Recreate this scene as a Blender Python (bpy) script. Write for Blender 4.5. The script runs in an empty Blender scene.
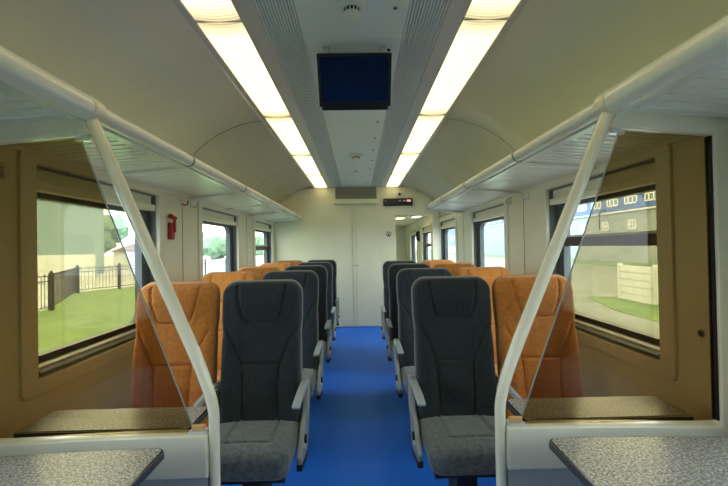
import bpy, bmesh, math, random
from mathutils import Vector, Matrix, noise
random.seed(7)
sc = bpy.context.scene
COL = sc.collection
PI = math.pi

# ------------------------------------------------------------------ camera, sky, exposure
cd = bpy.data.cameras.new('camera'); cam = bpy.data.objects.new('camera', cd); COL.objects.link(cam)
cd.sensor_width = 36.0; cd.lens = 385.0 / 728.0 * 36.0; cd.clip_start = 0.02; cd.clip_end = 1000
CAMX, CAMZ = 0.012, 1.37
yaw, pitch, roll = -6.0/385.0, 4.0/385.0, math.radians(1.05)
R = Matrix.Rotation(yaw, 4, 'Z') @ Matrix.Rotation(PI/2 + pitch, 4, 'X') @ Matrix.Rotation(-roll, 4, 'Z')
cam.matrix_world = Matrix.Translation((CAMX, 0, CAMZ)) @ R
sc.camera = cam

w = bpy.data.worlds.new('overcast_sky'); sc.world = w; w.use_nodes = True
wn = w.node_tree.nodes; wl = w.node_tree.links
bg = wn['Background']; bg.inputs['Strength'].default_value = 3.5
tc = wn.new('ShaderNodeTexCoord'); mp = wn.new('ShaderNodeMapping'); mp.inputs['Scale'].default_value = (1.5, 1.5, 4)
nz = wn.new('ShaderNodeTexNoise'); nz.inputs['Scale'].default_value = 2.0; nz.inputs['Detail'].default_value = 4
rp = wn.new('ShaderNodeValToRGB')
rp.color_ramp.elements[0].position = 0.35; rp.color_ramp.elements[0].color = (0.80, 0.91, 1.0, 1)
rp.color_ramp.elements[1].position = 0.65; rp.color_ramp.elements[1].color = (0.97, 0.99, 1, 1)
wl.new(tc.outputs['Generated'], mp.inputs['Vector']); wl.new(mp.outputs['Vector'], nz.inputs['Vector'])
wl.new(nz.outputs['Fac'], rp.inputs['Fac']); wl.new(rp.outputs['Color'], bg.inputs['Color'])

sc.view_settings.view_transform = 'Standard'; sc.view_settings.look = 'None'
sc.view_settings.exposure = 1.3; sc.view_settings.gamma = 1.0; sc.view_settings.use_curve_mapping = False
LAMP_STRENGTH = 1.15

# ------------------------------------------------------------------ materials
def mat(name, col, rough=0.5, metal=0.0, noise_scale=None, noise_amt=0.1, bump=0.0, bump_scale=None, spec=0.5,
        sheen=0.0, coat=0.0, col2=None, thresh=None, emit=None, estr=0.0):
    m = bpy.data.materials.new(name); m.use_nodes = True
    nt = m.node_tree; p = nt.nodes['Principled BSDF']
    p.inputs['Base Color'].default_value = (*col, 1)
    p.inputs['Roughness'].default_value = rough; p.inputs['Metallic'].default_value = metal
    p.inputs['Specular IOR Level'].default_value = spec
    if sheen:
        p.inputs['Sheen Weight'].default_value = sheen; p.inputs['Sheen Roughness'].default_value = 0.45
        p.inputs['Sheen Tint'].default_value = (1, 0.97, 0.92, 1)
    if coat:
        p.inputs['Coat Weight'].default_value = coat; p.inputs['Coat Roughness'].default_value = 0.08
    if emit:
        p.inputs['Emission Color'].default_value = (*emit, 1); p.inputs['Emission Strength'].default_value = estr
    t = nt.nodes.new('ShaderNodeTexCoord')
    if noise_scale:
        n = nt.nodes.new('ShaderNodeTexNoise'); n.inputs['Scale'].default_value = noise_scale; n.inputs['Detail'].default_value = 5
        nt.links.new(t.outputs['Object'], n.inputs['Vector'])
        r = nt.nodes.new('ShaderNodeValToRGB')
        a = col; b = col2 if col2 else tuple(min(1, c*(1+noise_amt)) for c in col)
        if not col2: a = tuple(c*(1-noise_amt) for c in col)
        lo, hi = thresh if thresh else (0.35, 0.65)
        r.color_ramp.elements[0].position = lo; r.color_ramp.elements[0].color = (*a, 1)
        r.color_ramp.elements[1].position = hi; r.color_ramp.elements[1].color = (*b, 1)
        nt.links.new(n.outputs['Fac'], r.inputs['Fac']); nt.links.new(r.outputs['Color'], p.inputs['Base Color'])
    if bump:
        n2 = nt.nodes.new('ShaderNodeTexNoise'); n2.inputs['Scale'].default_value = bump_scale or 200; n2.inputs['Detail'].default_value = 3
        nt.links.new(t.outputs['Object'], n2.inputs['Vector'])
        bp = nt.nodes.new('ShaderNodeBump'); bp.inputs['Strength'].default_value = bump; bp.inputs['Distance'].default_value = 0.002
        nt.links.new(n2.outputs['Fac'], bp.inputs['Height']); nt.links.new(bp.outputs['Normal'], p.inputs['Normal'])
    return m

def glass_mat(name, tint, refl=0.9):
    m = bpy.data.materials.new(name); m.use_nodes = True; nt = m.node_tree
    for n in list(nt.nodes): nt.nodes.remove(n)
    o = nt.nodes.new('ShaderNodeOutputMaterial'); mx = nt.nodes.new('ShaderNodeMixShader')
    tr = nt.nodes.new('ShaderNodeBsdfTransparent'); tr.inputs['Color'].default_value = (*tint, 1)
    gl = nt.nodes.new('ShaderNodeBsdfGlossy'); gl.inputs['Roughness'].default_value = 0.01
    gl.inputs['Color'].default_value = (refl, refl, refl, 1)
    fr = nt.nodes.new('ShaderNodeFresnel'); fr.inputs['IOR'].default_value = 1.45
    ge = nt.nodes.new('ShaderNodeNewGeometry'); om = nt.nodes.new('ShaderNodeMath'); om.operation = 'SUBTRACT'; om.inputs[0].default_value = 1.0
    nt.links.new(ge.outputs['Backfacing'], om.inputs[1])
    ml = nt.nodes.new('ShaderNodeMath'); ml.operation = 'MULTIPLY'; nt.links.new(fr.outputs[0], ml.inputs[0]); nt.links.new(om.outputs[0], ml.inputs[1])
    nt.links.new(ml.outputs[0], mx.inputs[0]); nt.links.new(tr.outputs[0], mx.inputs[1]); nt.links.new(gl.outputs[0], mx.inputs[2])
    nt.links.new(mx.outputs[0], o.inputs['Surface'])
    return m

M = {}
M['wall'] = mat('cream_wall_laminate', (0.80, 0.77, 0.56), 0.32, noise_scale=3, noise_amt=0.03, spec=0.5)
M['wall_end'] = mat('cream_end_wall', (0.82, 0.80, 0.58), 0.38, noise_scale=2, noise_amt=0.03)
M['frame_cream'] = mat('cream_window_trim', (0.80, 0.77, 0.58), 0.35)
M['vault'] = mat('glossy_cream_ceiling_panel', (0.84, 0.83, 0.70), 0.22, noise_scale=1.5, noise_amt=0.03, coat=0.6)
M['centre'] = mat('pale_grey_ceiling_panel', (0.78, 0.83, 0.80), 0.30)
M['seam'] = mat('dark_joint', (0.10, 0.10, 0.09), 0.7)
M['silver'] = mat('satin_silver_trim', (0.62, 0.63, 0.61), 0.35, metal=0.1)
M['vent_fin'] = mat('grey_aluminium_fin', (0.80, 0.84, 0.85), 0.4, metal=0.0)
M['vent_dark'] = mat('dark_vent_back', (0.03, 0.033, 0.036), 0.8)
M['tube'] = mat('cream_painted_tube', (0.80, 0.80, 0.70), 0.25, coat=0.3)
M['post'] = mat('cream_yellow_post', (0.82, 0.79, 0.60), 0.25, coat=0.3)
M['rackgrey'] = mat('pale_grey_rail_paint', (0.76, 0.76, 0.68), 0.3, coat=0.2)
M['shelf'] = mat('pale_corrugated_shelf', (0.82, 0.82, 0.72), 0.3)
M['floor'] = mat('blue_floor_covering', (0.008, 0.125, 0.66), 0.55, noise_scale=90, col2=(0.015, 0.19, 0.90), thresh=(0.3, 0.7), bump=0.15, bump_scale=300, spec=0.3)
M['grey_fab'] = mat('charcoal_velour', (0.017, 0.026, 0.034), 0.9, noise_scale=150, col2=(0.042, 0.056, 0.066), thresh=(0.3, 0.75), bump=0.2, bump_scale=400, sheen=0.25, spec=0.2)
M['grey_cush'] = mat('worn_sheen_grey_velour', (0.070, 0.092, 0.102), 0.9, noise_scale=60, col2=(0.155, 0.185, 0.195), thresh=(0.3, 0.72), bump=0.35, bump_scale=260, sheen=0.5, spec=0.2)  # worn cushion velour; its sheen at this angle is painted in as lighter grey
M['orange_fab'] = mat('orange_velour', (0.50, 0.185, 0.038), 0.85, noise_scale=45, col2=(0.66, 0.265, 0.06), thresh=(0.3, 0.75), bump=0.3, bump_scale=260, sheen=0.35, spec=0.2)
M['piping_g'] = mat('light_grey_piping', (0.28, 0.28, 0.26), 0.6)
M['piping_o'] = mat('tan_piping', (0.50, 0.30, 0.12), 0.6)
M['shell'] = mat('grey_seat_shell', (0.13, 0.14, 0.14), 0.45)
M['arm'] = mat('light_grey_arm_plastic', (0.38, 0.44, 0.47), 0.4, noise_scale=30, noise_amt=0.05)
M['side'] = mat('warm_grey_side_plastic', (0.31, 0.35, 0.36), 0.42)
M['dark'] = mat('black_rubber', (0.012, 0.013, 0.014), 0.5)
M['pedestal'] = mat('dark_seat_pedestal', (0.03, 0.033, 0.04), 0.6)
M['steel'] = mat('bright_steel', (0.65, 0.64, 0.60), 0.22, metal=1.0)
M['rubber'] = mat('window_dark_frame', (0.055, 0.065, 0.068), 0.45)
M['frame_grey'] = mat('window_grey_frame', (0.20, 0.22, 0.22), 0.45)
M['transom'] = mat('brown_transom', (0.055, 0.035, 0.028), 0.4)
M['red'] = mat('red_plastic', (0.42, 0.03, 0.035), 0.45)
M['black_gloss'] = mat('black_screen_glass', (0.006, 0.007, 0.010), 0.05, spec=0.9)
M['black_plastic'] = mat('black_plastic', (0.010, 0.010, 0.010), 0.4)
M['white'] = mat('white_plastic', (0.78, 0.78, 0.72), 0.4)
M['partition'] = mat('cream_partition_panel', (0.77, 0.74, 0.56), 0.3, coat=0.2)
M['partition_low'] = mat('grey_green_lower_panel', (0.40, 0.43, 0.38), 0.4)
M['tan'] = mat('tan_rubber', (0.62, 0.38, 0.15), 0.6)
M['grille_tan'] = mat('brownish_louvre', (0.60, 0.57, 0.45), 0.5)
M['paper'] = mat('pale_notice_paper', (0.6, 0.58, 0.45), 0.6)
M['ink'] = mat('dark_ink', (0.05, 0.045, 0.03), 0.6)
M['glass'] = glass_mat('window_glass', (0.90, 0.93, 0.92), 0.9)
M['bronze'] = glass_mat('bronze_partition_glass', (0.65, 0.57, 0.40), 0.5)
M['glassedge'] = mat('polished_glass_edge', (0.20, 0.26, 0.23), 0.3, spec=0.5)

def speckle():
    m = bpy.data.materials.new('speckled_grey_laminate'); m.use_nodes = True; nt = m.node_tree; p = nt.nodes['Principled BSDF']
    t = nt.nodes.new('ShaderNodeTexCoord'); v = nt.nodes.new('ShaderNodeTexNoise'); v.inputs['Scale'].default_value = 130; v.inputs['Detail'].default_value = 4
    v.inputs['Roughness'].default_value = 0.75
    r = nt.nodes.new('ShaderNodeValToRGB'); e = r.color_ramp.elements
    e[0].position = 0.36; e[0].color = (0.05, 0.052, 0.055, 1); e[1].position = 0.62; e[1].color = (0.70, 0.70, 0.66, 1)
    k = e.new(0.50); k.color = (0.30, 0.31, 0.31, 1)
    nt.links.new(t.outputs['Object'], v.inputs['Vector']); nt.links.new(v.outputs['Fac'], r.inputs['Fac']); nt.links.new(r.outputs['Color'], p.inputs['Base Color'])
    p.inputs['Roughness'].default_value = 0.28
    return m
M['table'] = speckle()
M['table_edge'] = mat('dark_table_edge', (0.05, 0.05, 0.055), 0.4)

def diffuser():
    m = bpy.data.materials.new('warm_prismatic_diffuser'); m.use_nodes = True; nt = m.node_tree; p = nt.nodes['Principled BSDF']
    t = nt.nodes.new('ShaderNodeTexCoord'); sx = nt.nodes.new('ShaderNodeSeparateXYZ'); nt.links.new(t.outputs['Object'], sx.inputs[0])
    wv = nt.nodes.new('ShaderNodeMath'); wv.operation = 'MULTIPLY'; wv.inputs[1].default_value = 2*PI/0.022; nt.links.new(sx.outputs['Y'], wv.inputs[0])
    sn = nt.nodes.new('ShaderNodeMath'); sn.operation = 'SINE'; nt.links.new(wv.outputs[0], sn.inputs[0])
    mr = nt.nodes.new('ShaderNodeMapRange'); mr.inputs['From Min'].default_value = -1; mr.inputs['To Min'].default_value = 0.48*LAMP_STRENGTH; mr.inputs['To Max'].default_value = LAMP_STRENGTH
    nt.links.new(sn.outputs[0], mr.inputs['Value'])
    # the tubes stop short of the panel ends, so the diffuser is dimmer there
    ab = nt.nodes.new('ShaderNodeMath'); ab.operation = 'ABSOLUTE'; nt.links.new(sx.outputs['Y'], ab.inputs[0])
    m2 = nt.nodes.new('ShaderNodeMapRange'); m2.inputs['From Min'].default_value = 0.50; m2.inputs['From Max'].default_value = 0.625
    m2.inputs['To Min'].default_value = 1.0; m2.inputs['To Max'].default_value = 0.32; nt.links.new(ab.outputs[0], m2.inputs['Value'])
    mu = nt.nodes.new('ShaderNodeMath'); mu.operation = 'MULTIPLY'; nt.links.new(mr.outputs[0], mu.inputs[0]); nt.links.new(m2.outputs[0], mu.inputs[1])
    nt.links.new(mu.outputs[0], p.inputs['Emission Strength'])
    p.inputs['Emission Color'].default_value = (1.0, 0.82, 0.42, 1); p.inputs['Base Color'].default_value = (0.8, 0.78, 0.68, 1)
    return m
M['lamp'] = diffuser()

# ------------------------------------------------------------------ mesh helpers
def new_bm(): return bmesh.new()
def add_box(bm, x0, x1, y0, y1, z0, z1):
    v = [bm.verts.new(c) for c in ((x0,y0,z0),(x1,y0,z0),(x1,y1,z0),(x0,y1,z0),(x0,y0,z1),(x1,y0,z1),(x1,y1,z1),(x0,y1,z1))]
    for f in ((0,3,2,1),(4,5,6,7),(0,1,5,4),(1,2,6,5),(2,3,7,6),(3,0,4,7)): bm.faces.new([v[i] for i in f])
def add_prism(bm, pts, axis, a, b):
    """pts: 2D outline; axis 'x' -> pts are (y,z); 'y' -> (x,z); 'z' -> (x,y)"""
    def P(p, t):
        return {'x': (t, p[0], p[1]), 'y': (p[0], t, p[1]), 'z': (p[0], p[1], t)}[axis]
    A = [bm.verts.new(P(p, a)) for p in pts]; B = [bm.verts.new(P(p, b)) for p in pts]
    n = len(pts); bm.faces.new(A); bm.faces.new(B[::-1])
    for i in range(n): bm.faces.new((A[i], B[i], B[(i+1) % n], A[(i+1) % n]))
def add_tube(bm, path, r, n=14, caps=True, flat=None):
    """swept tube; r a number or list; flat=(a,b) scales section"""
    path = [Vector(p) for p in path]; rings = []
    up = Vector((0, 0, 1))
    d0 = (path[1]-path[0]).normalized()
    if abs(d0.dot(up)) > 0.95: up = Vector((0, 1, 0))
    for i, p in enumerate(path):
        if i == 0: d = path[1]-path[0]
        elif i == len(path)-1: d = path[-1]-path[-2]
        else: d = (path[i+1]-path[i]).normalized() + (path[i]-path[i-1]).normalized()
        d.normalize(); s = d.cross(up).normalized(); u = s.cross(d).normalized(); up = u
        rr = r[i] if isinstance(r, (list, tuple)) else r
        fa, fb = flat or (1, 1)
        rings.append([bm.verts.new(p + s*rr*fa*math.cos(2*PI*k/n) + u*rr*fb*math.sin(2*PI*k/n)) for k in range(n)])
    for a, b in zip(rings, rings[1:]):
        for k in range(n): bm.faces.new((a[k], a[(k+1) % n], b[(k+1) % n], b[k]))
    if caps: bm.faces.new(rings[0][::-1]); bm.faces.new(rings[-1])
def add_cyl(bm, p0, p1, r, n=20): add_tube(bm, [p0, p1], r, n)
def add_loft(bm, rings, closed=True):
    R_ = [[bm.verts.new(p) for p in r] for r in rings]
    for a, b in zip(R_, R_[1:]):
        n = len(a)
        for k in range(n if closed else n-1): bm.faces.new((a[k], a[(k+1) % n], b[(k+1) % n], b[k]))
    return R_
def cap(bm, ring, c):
    v = bm.verts.new(c); n = len(ring)
    for k in range(n): bm.faces.new((ring[k], ring[(k+1) % n], v))

def obj(name, bm, m, parent=None, bevel=0.0, smooth=True, ang=35, segs=2):
    bmesh.ops.recalc_face_normals(bm, faces=bm.faces[:])
    me = bpy.data.meshes.new(name); bm.to_mesh(me); bm.free()
    me.materials.append(m)
    if smooth:
        me.shade_smooth(); me.set_sharp_from_angle(angle=math.radians(ang))
    o = bpy.data.objects.new(name, me); COL.objects.link(o)
    if parent is not None: o.parent = parent
    if bevel:
        b = o.modifiers.new('soft_edges', 'BEVEL'); b.width = bevel; b.segments = segs; b.limit_method = 'ANGLE'; b.angle_limit = math.radians(40)
    return o
def tag(o, label, cat, group=None):
    o['label'] = label; o['category'] = cat
    if group: o['group'] = group
    return o
def thing(name, label, cat, loc=(0,0,0), rotz=0.0, group=None):
    o = bpy.data.objects.new(name, None); COL.objects.link(o); o.location = loc; o.rotation_euler = (0, 0, rotz); o.empty_display_size = 0.1
    return tag(o, label, cat, group)
def struct(o, label=None):
    o['kind'] = 'structure'
    if label: o['label'] = label
    return o
def sroot(name, label, loc=(0,0,0)):
    o = bpy.data.objects.new(name, None); COL.objects.link(o); o.location = loc; o['kind'] = 'structure'; o['label'] = label; return o
def box(name, b, m, parent=None, bevel=0.0):
    bm = new_bm(); add_box(bm, *b); return obj(name, bm, m, parent, bevel)
def dup(root, loc, label=None, group=None):
    r = root.copy(); COL.objects.link(r); r.location = loc
    if label: r['label'] = label
    if group: r['group'] = group
    for ch in list(root.children):
        c = ch.copy(); COL.objects.link(c); c.parent = r
        for g in list(ch.children):
            d = g.copy(); COL.objects.link(d); d.parent = c
    return r

# ------------------------------------------------------------------ room dimensions
W = 1.44; YB = -2.0; YE = 6.65; YP = 11.5; ZC = 2.41
PITCH = 1.87; WLEN = 1.07
WZ0, WZ1 = 0.80, 1.775            # opening in the wall
left_y = [-0.10, 1.75, 3.60, 5.43]
right_y = [-0.05, 1.80, 3.70, 5.58, 7.46, 9.32]

def wall_mesh(name, s, ys, y0, y1, label):
    bm = new_bm(); xa, xb = sorted((s*W, s*(W+0.14)))
    add_box(bm, xa, xb, y0, y1, 0, WZ0); add_box(bm, xa, xb, y0, y1, WZ1, 2.5)
    e = y0
    for y in ys:
        add_box(bm, xa, xb, e, y, WZ0, WZ1); e = y + WLEN
    add_box(bm, xa, xb, e, y1, WZ0, WZ1)
    o = obj(name, bm, M['wall'], smooth=False); struct(o, label)
    # vertical panel joints on the piers
    bmj = new_bm()
    for i, y in enumerate(ys[:-1]):
        c = (y + WLEN + ys[i+1]) / 2
        add_box(bmj, *sorted((s*(W-0.0015), s*(W+0.01))), c-0.003, c+0.003, 0.1, 1.84)
    j = obj('panel_joint', bmj, M['seam'], o, smooth=False); j['kind'] = 'structure'
    return o
wall_mesh('wall_left', -1, left_y, YB, YE+0.1, 'cream laminate side wall of the carriage on the left')
wall_mesh('wall_right', 1, right_y, YB, YP+0.1, 'cream laminate side wall of the carriage on the right, running on past the end wall')

fl = box('floor', (-W-0.14, W+0.14, YB-0.1, YP+0.1, -0.08, 0.0), M['floor']); struct(fl, 'bright blue floor covering along the carriage')
# end wall with the passage opening on the right
bm = new_bm()
add_box(bm, -W, 0.668, YE, YE+0.08, 0, 2.5); add_box(bm, 0.668, W, YE, YE+0.08, 1.915, 2.5); add_box(bm, 1.31, W, YE, YE+0.08, 0, 1.915)
ew = obj('wall_end', bm, M['wall_end'], smooth=False); struct(ew, 'cream end wall closing the aisle with an opening at its right side')
bm = new_bm(); add_box(bm, 0.60, 0.668, YE+0.08, YP, 0, 2.1)
struct(obj('wall_passage', bm, M['wall_end'], smooth=False), 'inner side wall of the passage behind the end wall')
bm = new_bm(); add_box(bm, 0.60, W, YP, YP+0.1, 0, 2.1)
struct(obj('wall_passage_end', bm, M['wall_end'], smooth=False), 'cream wall at the far end of the passage')
bm = new_bm(); add_box(bm, 0.60, W, YE+0.08, YP+0.1, 1.97, 2.1)
struct(obj('ceiling_passage', bm, M['wall_end'], smooth=False), 'low cream ceiling of the passage')
bm = new_bm(); add_box(bm, -W, W, YB-0.1, YB, 0, 2.5)
struct(obj('wall_rear', bm, M['wall_end'], smooth=False), 'cream wall behind the viewpoint')
for s, nm in ((-1, 'left'), (1, 'right')):
    xa, xb = sorted((s*(W-0.02), s*W))
    b = box('baseboard_'+nm, (xa, xb, YB, YE, 0, 0.10), M['frame_grey'], bevel=0.003); struct(b, 'grey skirting strip along the %s side wall' % nm)

# ceiling: centre panels, silver trims, vaults
ceil = sroot('ceiling', 'pale carriage ceiling with a flat centre and curved cream sides')
bm = new_bm(); add_box(bm, -W-0.14, W+0.14, YB-0.1, YE+0.1, 2.5, 2.56)
obj('roof_panel', bm, M['seam'], ceil, smooth=False)['kind'] = 'structure'
seams_c = [YB, 0.0, 1.86, 2.40, 3.15, 3.91, 4.60, 5.36, 6.05, YE]
for a, b in zip(seams_c, seams_c[1:]):
    box('centre_panel', (-0.242, 0.252, a+0.0015, b-0.0015, ZC, ZC+0.03), M['centre'], ceil, bevel=0.001)['kind'] = 'structure'
CX = 0.008
for s in (-1, 1):
    xa, xb = sorted((s*0.415+CX, s*0.505+CX))
    bm = new_bm(); add_box(bm, xa, xb, YB, YE, ZC-0.004, ZC+0.03); obj('silver_trim', bm, M['silver'], ceil, bevel=0.003)['kind'] = 'structure'
    xa, xb = sorted((s*0.715+CX, s*0.745+CX))
    bm = new_bm(); add_box(bm, xa, xb, YB, YE, ZC-0.006, ZC+0.03); obj('edge_trim', bm, M['rackgrey'], ceil, bevel=0.003)['kind'] = 'structure'
    # vault section
    x0, a, b, z0, n = 0.735, W-0.735, 0.56, 1.85, 1.8
    prof = []
    for k in range(29):
        t = k/28*PI/2
        prof.append((x0 + a*math.sin(t)**(2/n), z0 + b*max(0, math.cos(t))**(2/n)))
    bm = new_bm()
    for i in range(28):
        p, q = prof[i], prof[i+1]
        vs = [bm.verts.new((s*p[0], YB, p[1])), bm.verts.new((s*p[0], YE, p[1])), bm.verts.new((s*q[0], YE, q[1])), bm.verts.new((s*q[0], YB, q[1]))]
        bm.faces.new(vs)
    bmesh.ops.remove_doubles(bm, verts=bm.verts[:], dist=1e-5)
    v = obj('curved_panel', bm, M['vault'], ceil, ang=60); v['kind'] = 'structure'
    sd = v.modifiers.new('thickness', 'SOLIDIFY'); sd.thickness = 0.02; sd.offset = 1 if s > 0 else 1
    for ys in (-0.62, 1.25, 3.13, 5.0):
        bm = new_bm(); wj = 0.004
        off = 0.0025
        for i in range(27):
            p, q = prof[i], prof[i+1]
            vs = [bm.verts.new((s*(p[0]-off), ys-wj, p[1]-off)), bm.verts.new((s*(p[0]-off), ys+wj, p[1]-off)),
                  bm.verts.new((s*(q[0]-off), ys+wj, q[1]-off)), bm.verts.new((s*(q[0]-off), ys-wj, q[1]-off))]
            bm.faces.new(vs)
        obj('panel_joint', bm, M['seam'], ceil)['kind'] = 'structure'

# small round locks on the centre panels
for i, y in enumerate((1.66, 2.02, 3.19, 3.67, 4.12, 4.60, 5.10, 5.50, 6.20)):
    bm = new_bm(); add_cyl(bm, (0.192, y, ZC-0.006), (0.192, y, ZC+0.01), 0.009, 16)
    obj('panel_lock', bm, M['dark'] if i else M['steel'], ceil)['kind'] = 'structure'

# ------------------------------------------------------------------ windows
def rrect(cx, cy, hw, hh, r, n=6):
    out = []
    for qx, qy, a0 in ((1, 1, 0), (-1, 1, 90), (-1, -1, 180), (1, -1, 270)):
        for k in range(n+1):
            a = math.radians(a0 + 90*k/n)
            out.append((cx + qx*(hw-r) + r*math.cos(a), cy + qy*(hh-r) + r*math.sin(a)))
    return out
def add_ring(bm, outer, inner, s, xa, xb):
    """closed frame between two outlines of equal count, in the y-z plane, from depth xa to xb"""
    n = len(outer)
    vs = [[bm.verts.new((s*x, p[0], p[1])) for p in loop] for x, loop in ((xa, outer), (xa, inner), (xb, outer), (xb, inner))]
    for k in range(n):
        j = (k+1) % n
        for a, b in ((0, 1), (1, 3), (3, 2), (2, 0)): bm.faces.new((vs[a][k], vs[a][j], vs[b][j], vs[b][k]))
def make_window(idx, s, y, transom, label):
    root = sroot('window_%d' % idx, label, (0, y, 0))
    c = WLEN/2; zc = (WZ0+WZ1)/2; hh = (WZ1-WZ0)/2
    def k(o): o['kind'] = 'structure'; return o
    bm = new_bm(); add_ring(bm, rrect(c, zc-0.01, c+0.085, hh+0.06, 0.035), rrect(c, zc, c-0.002, hh-0.002, 0.012), s, W-0.014, W+0.02)
    k(obj('window_trim', bm, M['frame_cream'], root, bevel=0.004))
    bm = new_bm(); add_ring(bm, rrect(c, zc, c-0.001, hh-0.001, 0.01), rrect(c, zc, c-0.007, hh-0.012, 0.02), s, W+0.012, W+0.10)
    k(obj('window_reveal', bm, M['frame_grey'], root))
    # dark gasket with rounded corners
    gy0, gy1, gz0, gz1 = 0.012, WLEN-0.115, 0.885, 1.63
    bm = new_bm(); gc = ((gy0+gy1)/2, (gz0+gz1)/2)
    add_ring(bm, rrect(c, zc, c-0.004, hh-0.010, 0.01), rrect(gc[0], gc[1], (gy1-gy0)/2, (gz1-gz0)/2, 0.09), s, W+0.055, W+0.105)
    k(obj('window_gasket', bm, M['rubber'], root))
    bm = new_bm(); add_prism(bm, rrect(gc[0], gc[1], (gy1-gy0)/2+0.004, (gz1-gz0)/2+0.004, 0.09), 'x', s*(W+0.078), s*(W+0.082))
    k(obj('window_pane', bm, M['glass'], root))
    bm = new_bm(); add_box(bm, *sorted((s*(W+0.005), s*(W+0.05))), 0.02, WLEN-0.02, 1.655, 1.70)
    k(obj('blind_bar', bm, M['frame_cream'], root, bevel=0.006))
    bm = new_bm(); add_box(bm, *sorted((s*(W+0.035), s*(W+0.05))), 0.02, WLEN-0.02, 1.70, WZ1-0.004)
    k(obj('blind_fabric', bm, M['frame_cream'], root, bevel=0.001))
    bm = new_bm(); add_prism(bm, [(s*(W-0.002), 0.808), (s*(W+0.055), 0.845), (s*(W+0.055), 0.856), (s*(W-0.002), 0.823)], 'y', 0.03, WLEN-0.03)
    k(obj('window_sill', bm, M['frame_grey'], root, bevel=0.003))
    bm = new_bm(); add_prism(bm, [(s*(W+0.020), 0.836), (s*(W+0.040), 0.845), (s*(W+0.040), 0.853), (s*(W+0.020), 0.845)], 'y', 0.03, WLEN-0.03)
    k(obj('sill_strip', bm, M['silver'], root, bevel=0.001))
    if transom:
        bm = new_bm(); add_box(bm, *sorted((s*(W+0.05), s*(W+0.10))), 0.01, WLEN-0.03, 1.350, 1.418)
        k(obj('window_transom', bm, M['transom'], root, bevel=0.004))
        bm = new_bm(); add_box(bm, *sorted((s*(W+0.045), s*(W+0.075))), 0.01, WLEN-0.03, 1.412, 1.426)
        k(obj('transom_lip', bm, M['silver'], root, bevel=0.002))
wi = 1
for s, ys, nm, trs in ((-1, left_y, 'left', (0, 0, 0, 1)), (1, right_y, 'right', (0, 1, 0, 0, 1, 0))):
    desc = ['beside the viewpoint', 'nearest the glass screen', 'second along beyond the glass screen', 'third along, small in the distance', 'first beyond the end wall', 'last in the passage']
    for y, tr, d in zip(ys, trs, desc):
        make_window(wi, s, y, tr, '%s wall window, %s' % (nm, d)); wi += 1

# ------------------------------------------------------------------ outdoors
M['grass'] = mat('lawn', (0.08, 0.15, 0.04), 0.9, noise_scale=1.2, col2=(0.15, 0.235, 0.075), thresh=(0.3, 0.7), bump=0.5, bump_scale=30)
M['pave'] = mat('pale_gravel_road', (0.36, 0.39, 0.39), 0.9, noise_scale=2, noise_amt=0.08)
M['asphalt'] = mat('pale_asphalt', (0.17, 0.20, 0.19), 0.85, noise_scale=0.7, noise_amt=0.18)
M['concrete'] = mat('white_concrete', (0.55, 0.59, 0.60), 0.8, noise_scale=3, noise_amt=0.06)
M['bblue'] = mat('blue_cladding', (0.035, 0.10, 0.33), 0.5, noise_scale=0.3, noise_amt=0.1)
M['bsky'] = mat('pale_blue_cladding', (0.17, 0.29, 0.34), 0.5, noise_scale=0.3, noise_amt=0.08)
M['bgrey'] = mat('pale_grey_render', (0.24, 0.28, 0.28), 0.8, noise_scale=0.5, noise_amt=0.08)
M['bgreen'] = mat('grey_green_cladding', (0.22, 0.32, 0.34), 0.7, noise_scale=0.25, noise_amt=0.08)
M['paneblue'] = mat('dark_facade_glass', (0.10, 0.17, 0.26), 0.15)
M['wframe'] = mat('white_facade_frame', (0.8, 0.8, 0.8), 0.5)
M['iron'] = mat('black_iron', (0.02, 0.02, 0.022), 0.5)
M['leaf'] = mat('hazed_tree_foliage', (0.10, 0.18, 0.10), 0.9, noise_scale=1.5, col2=(0.20, 0.31, 0.19), thresh=(0.35, 0.65), bump=0.8, bump_scale=4)  # foliage lightened and greyed, distance haze mixed into the leaf colour
M['bark'] = mat('tree_bark', (0.06, 0.045, 0.03), 0.9)
M['roofmat'] = mat('shed_roof', (0.20, 0.14, 0.12), 0.7)
GZ = -1.13
def ground(name, pts, z, m, label):
    bm = new_bm(); add_prism(bm, pts, 'z', z-0.4, z); struct(obj(name, bm, m, smooth=False), label)
ground('ground_road', [(-160, -40), (160, -40), (160, 260), (-160, 260)], GZ-0.05, M['pave'], 'pale open ground stretching to the horizon outside')
ground('ground_lawn', [(-12.9, -10), (-3, -10), (-3, 60), (-15.2, 60), (-15.0, 30), (-16.6, 26.5), (-17.8, 24.2), (-13.8, 17.2), (-13.4, 14)], GZ, M['grass'], 'bright green lawn outside the left windows')
ground('ground_asphalt', [(4, -10), (27, -10), (27, 200), (4, 200)], GZ, M['asphalt'], 'grey asphalt yard outside the right windows')
ground('ground_verge', [(27, -10), (33, -10), (33, 220), (27, 220)], GZ+0.03, M['grass'], 'green verge along the foot of the blue building')
ground('ground_patch', [(9.0, 6), (12.9, 6), (12.9, 17.0), (10.6, 17.8), (9.4, 14)], GZ+0.02, M['grass'], 'patch of grass around the white concrete wall')
ground('ground_strip', [(4.5, 10), (7.2, 10), (8.0, 17.0), (6.5, 21.5), (5.5, 19)], GZ+0.02, M['grass'], 'thin grass strip near the track on the right')

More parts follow.
